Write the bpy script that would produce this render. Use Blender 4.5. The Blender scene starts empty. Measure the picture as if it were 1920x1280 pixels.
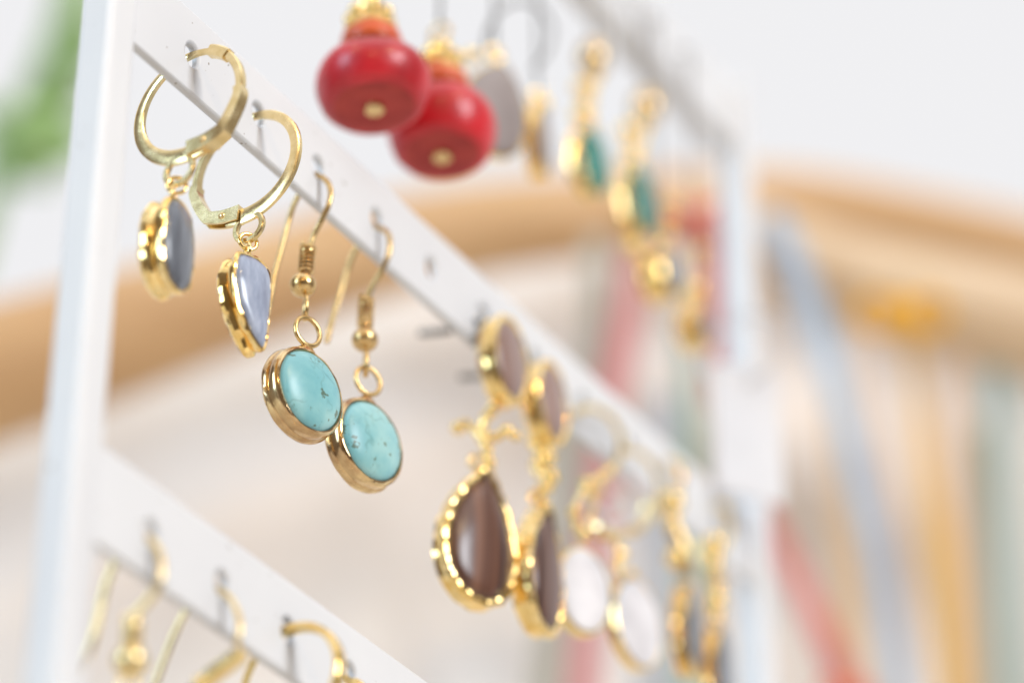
import bpy, math, random
from mathutils import Vector, Matrix, noise
random.seed(7)
sc = bpy.context.scene
COL = sc.collection
MM = 0.001
# ------------------------------------------------------------------ camera
FPX = 6345.0                                   # focal length in pixels of the 1920 px wide photograph
PITCH = math.radians(33.05)
CAM = Vector((0, 0, 0.12))
cd = bpy.data.cameras.new('camera')
cam = bpy.data.objects.new('camera', cd); COL.objects.link(cam)
cam.location = CAM
cam.rotation_euler = (math.radians(90) + PITCH, 0, 0)
cd.sensor_width = 36; cd.lens = 36 * FPX / 1920
cd.clip_start = 0.01; cd.clip_end = 60
cd.dof.use_dof = True; cd.dof.focus_distance = 0.3645; cd.dof.aperture_fstop = 7.6
cd.dof.aperture_blades = 0
sc.camera = cam
# ------------------------------------------------------------------ world and lamps
w = bpy.data.worlds.new('World'); sc.world = w; w.use_nodes = True
bg = w.node_tree.nodes['Background']
bg.inputs[0].default_value = (0.875, 0.873, 0.89, 1); bg.inputs[1].default_value = 1.0
def lamp(name, loc, aim, size, watt, col, sy=None):
    l = bpy.data.lights.new(name, 'AREA'); l.energy = watt; l.color = col
    l.shape = 'RECTANGLE' if sy else 'DISK'; l.size = size
    if sy: l.size_y = sy
    o = bpy.data.objects.new(name, l); COL.objects.link(o); o.location = loc
    o.rotation_euler = (Vector(aim) - Vector(loc)).to_track_quat('-Z', 'Y').to_euler()
    return o
TGT = (0.0, 0.33, 0.34)
lamp('window_light', (-1.35, -0.7, 0.8), TGT, 0.65, 18.5, (0.58, 0.80, 1.0), 1.0)
lamp('fill_light', (1.25, -0.75, 0.9), TGT, 0.6, 22, (0.89, 0.94, 1.0), 0.7)  # added fill for the rack's front, makes up for light the walls block
lamp('ceiling_light', (0.1, 0.1, 1.9), TGT, 1.8, 6, (0.97, 0.98, 1.0), 1.8)
lamp('shop_lamp', (0.55, -0.45, 1.05), TGT, 0.032, 1.7, (1.0, 0.72, 0.38))
lamp('shop_lamp.001', (0.10, -0.95, 0.80), TGT, 0.032, 1.7, (1.0, 0.68, 0.32))
lamp('shop_lamp.002', (-0.5, -0.4, 1.10), TGT, 0.032, 1.6, (1.0, 0.78, 0.48))
sc.view_settings.view_transform = 'Standard'; sc.view_settings.look = 'None'
sc.view_settings.exposure = 0; sc.view_settings.gamma = 1
sc.render.engine = 'CYCLES'
sc.cycles.use_denoising = True
sc.cycles.max_bounces = 8; sc.cycles.caustics_reflective = False; sc.cycles.caustics_refractive = False
# ------------------------------------------------------------------ frames of reference
R = Vector((1, 0, 0)); F = Vector((0, math.cos(PITCH), math.sin(PITCH))); U = Vector((0, -math.sin(PITCH), math.cos(PITCH)))
D = Vector((0.5226, 0.8525, 0)).normalized()    # the rack's bars run this way, to the right and away
Z = Vector((0, 0, 1))
N = Vector((D.y, -D.x, 0))                      # out of the rack's front
def ray(px, py): return (R * (px - 960) + U * (640 - py) + F * FPX) / FPX
def W(px, py, z): return CAM + ray(px, py) * z
P0 = W(598, 318, 0.38)                          # third hole of the middle bar
def rp(t, h, n=0): return P0 + D * t + Z * h + N * n
def pl(px, py, n=0.0):                          # point of the rack's front plane, n in front of it
    r = ray(px, py); return CAM + r * (((P0 + N * n) - CAM).dot(N) / r.dot(N))
def T(px, py, t):                               # point of the upright plane across the rack at t
    r = ray(px, py); return CAM + r * (((P0 + D * t) - CAM).dot(D) / r.dot(D))
def tt(p): return (p - P0).dot(D)
def hh(p): return (p - P0).z
def depth(p): return (p - CAM).dot(F)
def spx(px, p): return px * depth(p) / FPX      # size in metres of px pixels at p
def yawv(a):
    a = math.radians(a); return Vector((math.sin(a), -math.cos(a), 0)), Vector((math.cos(a), math.sin(a), 0))
def spline(pts, k=8, closed=False):
    n = len(pts); out = []
    segs = n if closed else n - 1
    for i in range(segs):
        if closed: a, b, c, d = pts[(i - 1) % n], pts[i], pts[(i + 1) % n], pts[(i + 2) % n]
        else: a, b, c, d = pts[max(i - 1, 0)], pts[i], pts[i + 1], pts[min(i + 2, n - 1)]
        for j in range(k):
            s = j / k
            out.append(0.5 * ((2 * b) + (c - a) * s + (2 * a - 5 * b + 4 * c - d) * s * s + (3 * b - a - 3 * c + d) * s ** 3))
    if not closed: out.append(pts[-1].copy())
    return out
# ------------------------------------------------------------------ materials
def new_mat(name):
    m = bpy.data.materials.new(name); m.use_nodes = True
    return m, m.node_tree.nodes, m.node_tree.links, m.node_tree.nodes['Principled BSDF']
def coords(nt, lk, scale=(1, 1, 1)):
    tc = nt.new('ShaderNodeTexCoord'); oi = nt.new('ShaderNodeObjectInfo'); mp = nt.new('ShaderNodeMapping')
    ad = nt.new('ShaderNodeVectorMath'); ad.operation = 'ADD'
    lk.new(tc.outputs['Object'], ad.inputs[0]); lk.new(oi.outputs['Random'], ad.inputs[1])
    lk.new(ad.outputs[0], mp.inputs[0]); mp.inputs['Scale'].default_value = scale
    return mp.outputs[0]
def noise_n(nt, lk, co, scale, detail=3, rough=0.5):
    n = nt.new('ShaderNodeTexNoise'); lk.new(co, n.inputs['Vector'])
    n.inputs['Scale'].default_value = scale; n.inputs['Detail'].default_value = detail; n.inputs['Roughness'].default_value = rough
    return n.outputs['Fac']
def ramp(nt, lk, fac, stops):
    r = nt.new('ShaderNodeValToRGB'); lk.new(fac, r.inputs[0]); e = r.color_ramp.elements
    while len(e) < len(stops): e.new(0.5)
    for i, (p, c) in enumerate(stops): e[i].position = p; e[i].color = (c[0], c[1], c[2], 1)
    return r.outputs[0]
def bump(nt, lk, b, h, strength, dist):
    n = nt.new('ShaderNodeBump'); n.inputs['Strength'].default_value = strength; n.inputs['Distance'].default_value = dist
    lk.new(h, n.inputs['Height']); lk.new(n.outputs[0], b.inputs['Normal'])
def gold(name, c1, c2, rough, bs=0.3, scale=900, dist=0.0001):
    m, nt, lk, b = new_mat(name); co = coords(nt, lk)
    b.inputs['Metallic'].default_value = 1
    f = noise_n(nt, lk, co, scale * 0.6, 4, 0.6)
    lk.new(ramp(nt, lk, f, [(0.35, c1), (0.65, c2)]), b.inputs['Base Color'])
    r = nt.new('ShaderNodeMapRange'); lk.new(f, r.inputs[0]); r.inputs[3].default_value = rough * 0.7; r.inputs[4].default_value = rough * 1.4
    lk.new(r.outputs[0], b.inputs['Roughness'])
    bump(nt, lk, b, noise_n(nt, lk, co, scale, 3), bs, dist)
    return m
def plain(name, c1, c2, rough, scale=200, sc3=(1, 1, 1), bs=0, dist=0.0001, spec=0.5, coat=0, lo=0.35, hi=0.65, detail=4):
    m, nt, lk, b = new_mat(name); co = coords(nt, lk, sc3)
    f = noise_n(nt, lk, co, scale, detail)
    lk.new(ramp(nt, lk, f, [(lo, c1), (hi, c2)]), b.inputs['Base Color'])
    b.inputs['Roughness'].default_value = rough; b.inputs['Specular IOR Level'].default_value = spec
    b.inputs['Coat Weight'].default_value = coat; b.inputs['Coat Roughness'].default_value = 0.08
    if bs: bump(nt, lk, b, f, bs, dist)
    return m
G_PALE = gold('pale_brass', (0.78, 0.60, 0.29), (0.93, 0.75, 0.42), 0.24, 0.25, 1200, 0.00004)
G_WIRE = gold('aged_gold_wire', (0.60, 0.40, 0.17), (0.80, 0.58, 0.28), 0.24, 0.2, 1500, 0.00003)
G_BEZ = gold('worn_gold_bezel', (0.52, 0.34, 0.18), (0.88, 0.67, 0.36), 0.19, 0.6, 500, 0.00010)
G_RICH = gold('bright_gold_dip', (0.94, 0.62, 0.19), (1.0, 0.79, 0.40), 0.13, 0.3, 450, 0.00010)
G_SHINY = gold('polished_gold', (0.96, 0.66, 0.24), (1.0, 0.76, 0.34), 0.09, 0.05, 450, 0.00003)
STEEL = gold('dull_steel', (0.16, 0.15, 0.14), (0.26, 0.25, 0.24), 0.35)
def m_white():
    m, nt, lk, b = new_mat('white_enamel'); co = coords(nt, lk)
    f = noise_n(nt, lk, co, 1300, 1, 0.5)
    g = noise_n(nt, lk, co, 40, 3, 0.6)
    c = ramp(nt, lk, f, [(0.215, (0.30, 0.25, 0.2)), (0.24, (0.785, 0.795, 0.815))])
    mx = nt.new('ShaderNodeMixRGB'); mx.blend_type = 'MULTIPLY'; mx.inputs[0].default_value = 1
    lk.new(c, mx.inputs[1]); lk.new(ramp(nt, lk, g, [(0.3, (0.93, 0.93, 0.94)), (0.7, (1, 1, 1))]), mx.inputs[2])
    lk.new(mx.outputs[0], b.inputs['Base Color']); b.inputs['Roughness'].default_value = 0.42
    bump(nt, lk, b, noise_n(nt, lk, co, 900, 3), 0.25, 0.00004)
    return m
WHITE = m_white()
def m_turq():
    m, nt, lk, b = new_mat('turquoise'); co = coords(nt, lk)
    base = ramp(nt, lk, noise_n(nt, lk, co, 170, 4, 0.6), [(0.3, (0.17, 0.46, 0.52)), (0.5, (0.25, 0.55, 0.585)), (0.70, (0.38, 0.66, 0.66))])
    sp = ramp(nt, lk, noise_n(nt, lk, co, 620, 3, 0.65), [(0.345, (0.50, 0.38, 0.28)), (0.385, (1, 1, 1))])
    ve = nt.new('ShaderNodeTexVoronoi'); ve.feature = 'DISTANCE_TO_EDGE'; ve.inputs['Scale'].default_value = 230
    dn = nt.new('ShaderNodeTexNoise'); dn.inputs['Scale'].default_value = 400; lk.new(co, dn.inputs['Vector'])
    dm = nt.new('ShaderNodeVectorMath'); dm.operation = 'MULTIPLY_ADD'; lk.new(dn.outputs['Color'], dm.inputs[0])
    dm.inputs[1].default_value = (0.006,) * 3; lk.new(co, dm.inputs[2]); lk.new(dm.outputs[0], ve.inputs['Vector'])
    vr = ramp(nt, lk, ve.outputs['Distance'], [(0.0, (0.50, 0.55, 0.50)), (0.06, (1, 1, 1))])
    mk = noise_n(nt, lk, co, 260, 2); mkr = ramp(nt, lk, mk, [(0.47, (0, 0, 0)), (0.60, (0.5, 0.5, 0.5))])
    a = nt.new('ShaderNodeMixRGB'); a.blend_type = 'MULTIPLY'; lk.new(mkr, a.inputs[0]); lk.new(base, a.inputs[1]); lk.new(vr, a.inputs[2])
    c = nt.new('ShaderNodeMixRGB'); c.blend_type = 'MULTIPLY'; c.inputs[0].default_value = 1; lk.new(a.outputs[0], c.inputs[1]); lk.new(sp, c.inputs[2])
    lk.new(c.outputs[0], b.inputs['Base Color']); b.inputs['Roughness'].default_value = 0.33
    b.inputs['Subsurface Weight'].default_value = 0.0
    bump(nt, lk, b, noise_n(nt, lk, co, 500, 3), 0.12, 0.0001)
    return m
TURQ = m_turq()
def m_streak(name, cols, sc3, scale, rough, coat):
    m, nt, lk, b = new_mat(name); co = coords(nt, lk, sc3)
    lk.new(ramp(nt, lk, noise_n(nt, lk, co, scale, 5, 0.6), cols), b.inputs['Base Color'])
    b.inputs['Roughness'].default_value = rough; b.inputs['Coat Weight'].default_value = coat; b.inputs['Coat Roughness'].default_value = 0.1
    return m
BROWN = m_streak('brown_cat_eye', [(0.32, (0.075, 0.030, 0.020)), (0.5, (0.15, 0.062, 0.038)), (0.68, (0.32, 0.14, 0.075))], (1, 1, 0.04), 420, 0.30, 0.25)
def m_cat():
    m, nt, lk, b = new_mat('brown_cat_eye_banded'); co = coords(nt, lk)
    d = nt.new('ShaderNodeVectorMath'); d.operation = 'DOT_PRODUCT'; lk.new(co, d.inputs[0]); d.inputs[1].default_value = (0.766, 0.643, 0.0)
    n = nt.new('ShaderNodeTexNoise'); n.noise_dimensions = '1D'; lk.new(d.outputs['Value'], n.inputs['W']); n.inputs['Scale'].default_value = 520; n.inputs['Detail'].default_value = 6; n.inputs['Roughness'].default_value = 0.65
    lk.new(ramp(nt, lk, n.outputs['Fac'], [(0.36, (0.050, 0.022, 0.016)), (0.5, (0.125, 0.055, 0.036)), (0.68, (0.25, 0.115, 0.065))]), b.inputs['Base Color'])
    b.inputs['Roughness'].default_value = 0.3; b.inputs['Coat Weight'].default_value = 0.25; b.inputs['Coat Roughness'].default_value = 0.15
    return m
BROWN = m_cat()
MAUVE = m_streak('mauve_stone', [(0.3, (0.20, 0.115, 0.095)), (0.7, (0.36, 0.23, 0.195))], (1, 1, 0.08), 500, 0.3, 0.5)
LABR = m_streak('grey_labradorite', [(0.3, (0.06, 0.065, 0.08)), (0.5, (0.13, 0.145, 0.175)), (0.7, (0.25, 0.28, 0.33))], (1, 1, 0.10), 900, 0.28, 0.5)
LABB = m_streak('blue_grey_labradorite', [(0.3, (0.20, 0.235, 0.34)), (0.5, (0.36, 0.42, 0.56)), (0.7, (0.60, 0.66, 0.80))], (1, 1, 0.3), 420, 0.25, 0.6)
RED = plain('red_coral', (0.42, 0.010, 0.018), (0.72, 0.018, 0.030), 0.38, 150, coat=0.2, bs=0.4, dist=0.0005)
CORALB = plain('unpolished_coral', (0.36, 0.028, 0.025), (0.48, 0.05, 0.038), 0.7, 300)
CORAL = plain('orange_coral', (0.60, 0.09, 0.025), (0.72, 0.13, 0.04), 0.3, 200)
GREEN = m_streak('green_onyx', [(0.3, (0.003, 0.10, 0.075)), (0.7, (0.01, 0.26, 0.20))], (1, 1, 0.5), 200, 0.25, 0.6)
GREYST = plain('grey_agate', (0.26, 0.22, 0.215), (0.34, 0.29, 0.28), 0.4, 150)
PEARL = plain('mother_of_pearl', (0.66, 0.65, 0.69), (0.84, 0.83, 0.87), 0.5, 220, coat=0.1, bs=0.3, dist=0.0002)
PINK = plain('pink_bead', (0.66, 0.50, 0.52), (0.80, 0.70, 0.69), 0.3, 200)
DARK = plain('dark_recess', (0.05, 0.03, 0.02), (0.09, 0.05, 0.03), 0.6, 400)
def m_wood(name, c1, c2, c3):
    return m_streak(name, [(0.3, c1), (0.5, c2), (0.72, c3)], (0.25, 0.25, 3), 26, 0.5, 0)
WOOD = m_wood('honey_wood', (0.53, 0.31, 0.15), (0.62, 0.385, 0.19), (0.70, 0.46, 0.24))
WOODL = m_wood('pale_wood', (0.60, 0.42, 0.25), (0.69, 0.51, 0.33), (0.75, 0.58, 0.40))
CLOTH = plain('cream_linen', (0.76, 0.71, 0.675), (0.80, 0.755, 0.72), 0.9, 9, bs=0.1, dist=0.002)
PAPER = plain('white_card', (0.70, 0.70, 0.73), (0.74, 0.74, 0.77), 0.7, 300)
def flat(name, c, rough=0.7):
    return plain(name, tuple(x * 0.92 for x in c), tuple(min(1, x * 1.06) for x in c), rough, 30)
# ------------------------------------------------------------------ mesh builder
LAST = [None]
class MB:
    def __init__(s): s.v = []; s.f = []
    def ring_faces(s, a, b, n, closed=True):
        for i in range(n if closed else n - 1):
            j = (i + 1) % n; s.f.append((a + i, a + j, b + j, b + i))
    def tube(s, pts, r, seg=10, closed=False, cap=True):
        n = len(pts); rr = r if isinstance(r, (list, tuple)) else [r] * n
        tan = []
        for i in range(n):
            a = pts[(i - 1) % n] if closed or i > 0 else pts[0]; b = pts[(i + 1) % n] if closed or i < n - 1 else pts[-1]
            tan.append((b - a).normalized())
        x = tan[0].orthogonal().normalized(); st = len(s.v)
        for i in range(n):
            x = (x - tan[i] * x.dot(tan[i])).normalized(); y = tan[i].cross(x)
            for k in range(seg):
                a = 2 * math.pi * k / seg; s.v.append(pts[i] + (x * math.cos(a) + y * math.sin(a)) * rr[i])
        for i in range(n - 1): s.ring_faces(st + i * seg, st + (i + 1) * seg, seg)
        if closed:
            # best matching rotation for the seam
            off = min(range(seg), key=lambda o: (s.v[st + (n - 1) * seg] - s.v[st + o]).length)
            a = st + (n - 1) * seg
            for k in range(seg): s.f.append((a + k, a + (k + 1) % seg, st + (k + 1 + off) % seg, st + (k + off) % seg))
        elif cap:
            s.f.append(tuple(range(st + seg - 1, st - 1, -1))); s.f.append(tuple(range(st + (n - 1) * seg, st + n * seg)))
        return s
    def sweep(s, pts, side, wd, th, closed=False, sect=None):
        # section: wd across (perpendicular to side and path), th along side
        n = len(pts); wl = wd if isinstance(wd, (list, tuple)) else [wd] * n; tl = th if isinstance(th, (list, tuple)) else [th] * n
        sect = sect or [(-.5, -.32), (-.32, -.5), (.32, -.5), (.5, -.32), (.5, .32), (.32, .5), (-.32, .5), (-.5, .32)]
        m = len(sect); st = len(s.v)
        for i in range(n):
            a = pts[(i - 1) % n] if closed or i > 0 else pts[0]; b = pts[(i + 1) % n] if closed or i < n - 1 else pts[-1]
            t = (b - a).normalized(); sd = side[i] if isinstance(side, list) else side
            sd = (sd - t * sd.dot(t)).normalized(); o = t.cross(sd).normalized()
            for (u, v) in sect: s.v.append(pts[i] + o * (u * wl[i]) + sd * (v * tl[i]))
        for i in range(n - 1): s.ring_faces(st + i * m, st + (i + 1) * m, m)
        if closed: s.ring_faces(st + (n - 1) * m, st, m)
        else:
            s.f.append(tuple(range(st + m - 1, st - 1, -1))); s.f.append(tuple(range(st + (n - 1) * m, st + n * m)))
        return s
    def lathe(s, prof, o, axis, seg=32, wob=0, seed=0):
        axis = axis.normalized(); x = axis.orthogonal().normalized(); y = axis.cross(x); st = len(s.v)
        for (r, h) in prof:
            for k in range(seg):
                a = 2 * math.pi * k / seg; d = x * math.cos(a) + y * math.sin(a)
                q = 1 + (wob * noise.noise(Vector((math.cos(a), math.sin(a), h * 200 + seed))) if wob else 0)
                s.v.append(o + d * r * q + axis * h)
        for i in range(len(prof) - 1): s.ring_faces(st + i * seg, st + (i + 1) * seg, seg)
        s.f.append(tuple(range(st + seg - 1, st - 1, -1))); s.f.append(tuple(range(st + (len(prof) - 1) * seg, st + len(prof) * seg)))
        return s
    def ball(s, c, r, seg=16, sq=1.0, axis=Z):
        n = seg // 2
        return s.lathe([(r * math.sin(math.pi * (i + .25) / (n + .5)), -r * sq * math.cos(math.pi * (i + .25) / (n + .5))) for i in range(n + 1)], c, axis, seg)
    def torus(s, c, nrm, Rr, r, seg=28, sq=1.0, up=Z, a0=0, a1=360):
        nrm = nrm.normalized(); x = (up - nrm * up.dot(nrm)).normalized(); y = nrm.cross(x)
        full = (a1 - a0) >= 360
        k = seg if full else seg + 1
        pts = [c + x * (Rr * sq * math.cos(math.radians(a0 + (a1 - a0) * i / seg))) + y * (Rr * math.sin(math.radians(a0 + (a1 - a0) * i / seg))) for i in range(k)]
        return s.tube(pts, r, 10, closed=full)
    def box(s, c, ax, ay, az):
        st = len(s.v)
        for i in (-1, 1):
            for j in (-1, 1):
                for k in (-1, 1): s.v.append(c + ax * i + ay * j + az * k)
        for f in ((0, 1, 3, 2), (4, 6, 7, 5), (0, 4, 5, 1), (2, 3, 7, 6), (0, 2, 6, 4), (1, 5, 7, 3)): s.f.append(tuple(st + q for q in f))
        return s
    def build(s, name, mat, parent=None, smooth=True, bevel=0, origin=None):
        me = bpy.data.meshes.new(name)
        lo = parent['_o'] if parent is not None and '_o' in parent else None
        o0 = Vector(lo) if lo is not None else (origin or Vector((0, 0, 0)))
        me.from_pydata([v - o0 for v in s.v], [], s.f); me.update()
        import bmesh
        bm = bmesh.new(); bm.from_mesh(me); bmesh.ops.recalc_face_normals(bm, faces=bm.faces[:]); bm.to_mesh(me); bm.free()
        if smooth:
            me.polygons.foreach_set('use_smooth', [True] * len(me.polygons)); me.set_sharp_from_angle(angle=math.radians(38))
        me.materials.append(mat)
        o = bpy.data.objects.new(name, me); COL.objects.link(o)
        o['_o'] = tuple(o0); LAST[0] = o
        if parent is not None: o.parent = parent
        else: o.location = o0
        if bevel:
            b = o.modifiers.new('bevel', 'BEVEL'); b.width = bevel; b.segments = 2; b.limit_method = 'ANGLE'; b.angle_limit = math.radians(50)
        return o
def thing(name, label, cat, loc, group=None):
    o = bpy.data.objects.new(name, None); COL.objects.link(o); o.location = loc; o.empty_display_size = 0.005
    o['label'] = label; o['category'] = cat; o['_o'] = tuple(loc)
    if group: o['group'] = group
    return o
def tag(o, label, cat, group=None):
    o['label'] = label; o['category'] = cat
    if group: o['group'] = group
    return o
# ------------------------------------------------------------------ out of view: table, and walls added to block light and darken gold reflections
tb = MB().box(Vector((0, 0.35, -0.02)), Vector((0.9, 0, 0)), Vector((0, 0.55, 0)), Vector((0, 0, 0.02))).build('table_top', plain('light_oak', (0.52, 0.46, 0.38), (0.62, 0.55, 0.47), 0.5, 12, (0.2, 1, 1)), smooth=False, bevel=0.002); tb['kind'] = 'structure'
TAUPE = plain('taupe_blocker', (0.15, 0.115, 0.09), (0.20, 0.155, 0.12), 0.8, 5)
for c_, a_, b_ in (((0, -1.65, 0.6), (1.7, 0, 0), (0, 0.02, 0)), ((-1.72, -0.5, 0.6), (0.02, 0, 0), (0, 1.17, 0)), ((1.72, -0.5, 0.6), (0.02, 0, 0), (0, 1.17, 0))):
    wl = MB().box(Vector(c_), Vector(a_), Vector(b_), Vector((0, 0, 1.5))).build('blocker_wall', TAUPE, smooth=False); wl['kind'] = 'structure'
# ------------------------------------------------------------------ the rack
RACK_L = tt(pl(205, 60)) + 0.0009
RACK_R = tt(pl(1402, 700, 0.0)) - 0.0008
PITCH_H = tt(pl(598, 318)) - tt(pl(486, 207))
rack = thing('earring_rack', 'white enamelled metal display rack with pierced bars, earrings hanging in its holes', 'display rack', rp((RACK_L + RACK_R) / 2, 0) * 1.0)
BARH = 0.0107
low1 = hh(pl(560, 351)); low2 = hh(pl(450, 1202)); low0 = hh(pl(1270, 160))
def bar(low, holes, t0, t1, th=0.0011, htop=0.0057, hr=0.00118):
    m = MB(); cz = low + BARH - htop
    cuts = [t0]
    for a, b in zip(holes, holes[1:]): cuts.append((a + b) / 2)
    cuts.append(t1)
    for i, hc in enumerate(holes):
        a, b = cuts[i], cuts[i + 1]; z0, z1 = low, low + BARH
        ang = sorted([2 * math.pi * k / 20 for k in range(20)] + [math.atan2(z - cz, x - hc) % (2 * math.pi) for x in (a, b) for z in (z0, z1)])
        n = len(ang); outer = []; inner = []
        for g in ang:
            c, s = math.cos(g), math.sin(g); k = 1e9
            if c > 1e-9: k = min(k, (b - hc) / c)
            if c < -1e-9: k = min(k, (a - hc) / c)
            if s > 1e-9: k = min(k, (z1 - cz) / s)
            if s < -1e-9: k = min(k, (z0 - cz) / s)
            outer.append((hc + c * k, cz + s * k)); inner.append((hc + c * hr, cz + s * hr * 1.25))
        st = len(m.v)
        for nn in (0, -th):
            for (t, h) in outer: m.v.append(rp(t, h, nn))
            for (t, h) in inner: m.v.append(rp(t, h, nn))
        for k in range(n):
            j = (k + 1) % n; of, inn, ob, ib = st, st + n, st + 2 * n, st + 3 * n
            m.f += [(of + k, of + j, inn + j, inn + k), (ob + k, ib + k, ib + j, ob + j), (inn + k, inn + j, ib + j, ib + k)]
            (x0, y0), (x1, y1) = outer[k], outer[j]
            if (abs(y0 - z0) < 1e-9 and abs(y1 - z0) < 1e-9) or (abs(y0 - z1) < 1e-9 and abs(y1 - z1) < 1e-9) or (i == 0 and abs(x0 - a) < 1e-9 and abs(x1 - a) < 1e-9) or (i == len(holes) - 1 and abs(x0 - b) < 1e-9 and abs(x1 - b) < 1e-9):
                m.f.append((of + k, ob + k, ob + j, of + j))
    o = m.build('bar', WHITE, rack, smooth=True)
    me = o.data
    import bmesh
    bm = bmesh.new(); bm.from_mesh(me); bmesh.ops.remove_doubles(bm, verts=bm.verts[:], dist=0.00001); bmesh.ops.recalc_face_normals(bm, faces=bm.faces[:]); bm.to_mesh(me); bm.free()
    b = o.modifiers.new('bevel', 'BEVEL'); b.width = 0.00035; b.segments = 2; b.limit_method = 'ANGLE'; b.angle_limit = math.radians(50)
    return o
t_h = [tt(pl(x, y)) for x, y in ((362, 95), (486, 210), (598, 318), (708, 412), (810, 508), (908, 596))]
step = (t_h[5] - t_h[0]) / 5
holes1 = t_h + [t_h[5] + step * k for k in range(1, 20) if t_h[5] + step * k < RACK_R - 0.005]
t2 = [tt(pl(x, y)) for x, y in ((285, 1000), (417, 1095), (541, 1185), (657, 1262))]
st2 = (t2[3] - t2[0]) / 3
holes2 = t2 + [t2[3] + st2 * k for k in range(1, 20) if t2[3] + st2 * k < RACK_R - 0.005]
holes0 = [t2[0] + st2 * k for k in range(0, 20) if t2[0] + st2 * k < RACK_R - 0.005]
bar(low0, holes0, RACK_L, RACK_R, 0.0036); bar(low1, holes1, RACK_L, RACK_R); bar(low2, holes2, RACK_L, RACK_R)
top_h = low0 + BARH + 0.0015
zb = -P0.z
for tc in (RACK_L - 0.0002, RACK_R + 0.0012):
    hs = 0.00215
    c = (rp(tc, top_h, -0.0008) + rp(tc, zb + 0.004, -0.0008)) / 2
    m = MB().box(c, D * hs, N * hs, Z * ((top_h - zb - 0.004) / 2)); m.build('post', WHITE, rack, bevel=0.0007)
    m = MB().box(rp(tc, zb + 0.002, -0.0008), D * 0.006, N * 0.05, Z * 0.002); m.build('foot', WHITE, rack, bevel=0.0007)
# ------------------------------------------------------------------ stones in settings
def ellipse(a, b, n=64): return [(a * math.cos(2 * math.pi * k / n), b * math.sin(2 * math.pi * k / n)) for k in range(n)]
def teardrop(w_, h_, m=1.0, n=72):
    out = []
    for k in range(n):
        q = 2 * math.pi * k / n
        out.append((-w_ / 2 * math.sin(q) * abs(math.sin(q / 2)) ** m * 1.25, h_ / 2 * math.cos(q)))
    return out
def smooth_poly(pts, k=10):
    q = spline([Vector((x, y, 0)) for x, y in pts], k, True); return [(v.x, v.y) for v in q]
P_DIP = [(-0.9, -1.5), (-0.3, -1.35), (0.1, -0.8), (-0.12, -0.15), (0.12, 0.45), (0.15, 0.85), (-0.1, 1.15), (-0.5, 1.2), (-0.75, 0.95)]
P_SLICE = [(-0.9, -1.5), (-0.3, -1.35), (0.1, -0.9), (0.05, -0.5), (-0.40, -0.15), (-0.05, 0.25), (0.12, 0.65), (0.02, 0.95), (-0.2, 1.05), (-0.32, 0.95)]
P_SMOOTH = [(-0.7, -1.4), (-0.2, -1.3), (0.0, -0.9), (0.0, 0.5), (-0.05, 0.95), (-0.3, 1.15), (-0.6, 1.1), (-0.75, 0.9)]
P_DROP = [(-0.9, -1.35), (-0.3, -1.25), (0.1, -0.8), (-0.05, -0.2), (0.12, 0.4), (0.16, 0.85), (0.02, 1.15), (-0.3, 1.27), (-0.62, 1.22), (-0.85, 0.98)]
P_RIM = [(-0.9, -1.2), (-0.1, -1.1), (0.05, -0.6), (0.05, 0.3), (-0.05, 0.6), (-0.2, 0.65), (-0.3, 0.55)]
P_TURQ = [(-1.0, -1.5), (-0.25, -1.5), (0.02, -1.25), (0.10, -0.85), (-0.05, -0.45), (-0.18, -0.3), (-0.16, -0.05), (-0.1, 0.5), (-0.28, 1.0), (-0.55, 1.2), (-0.72, 1.18), (-0.78, 0.95)]
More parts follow.
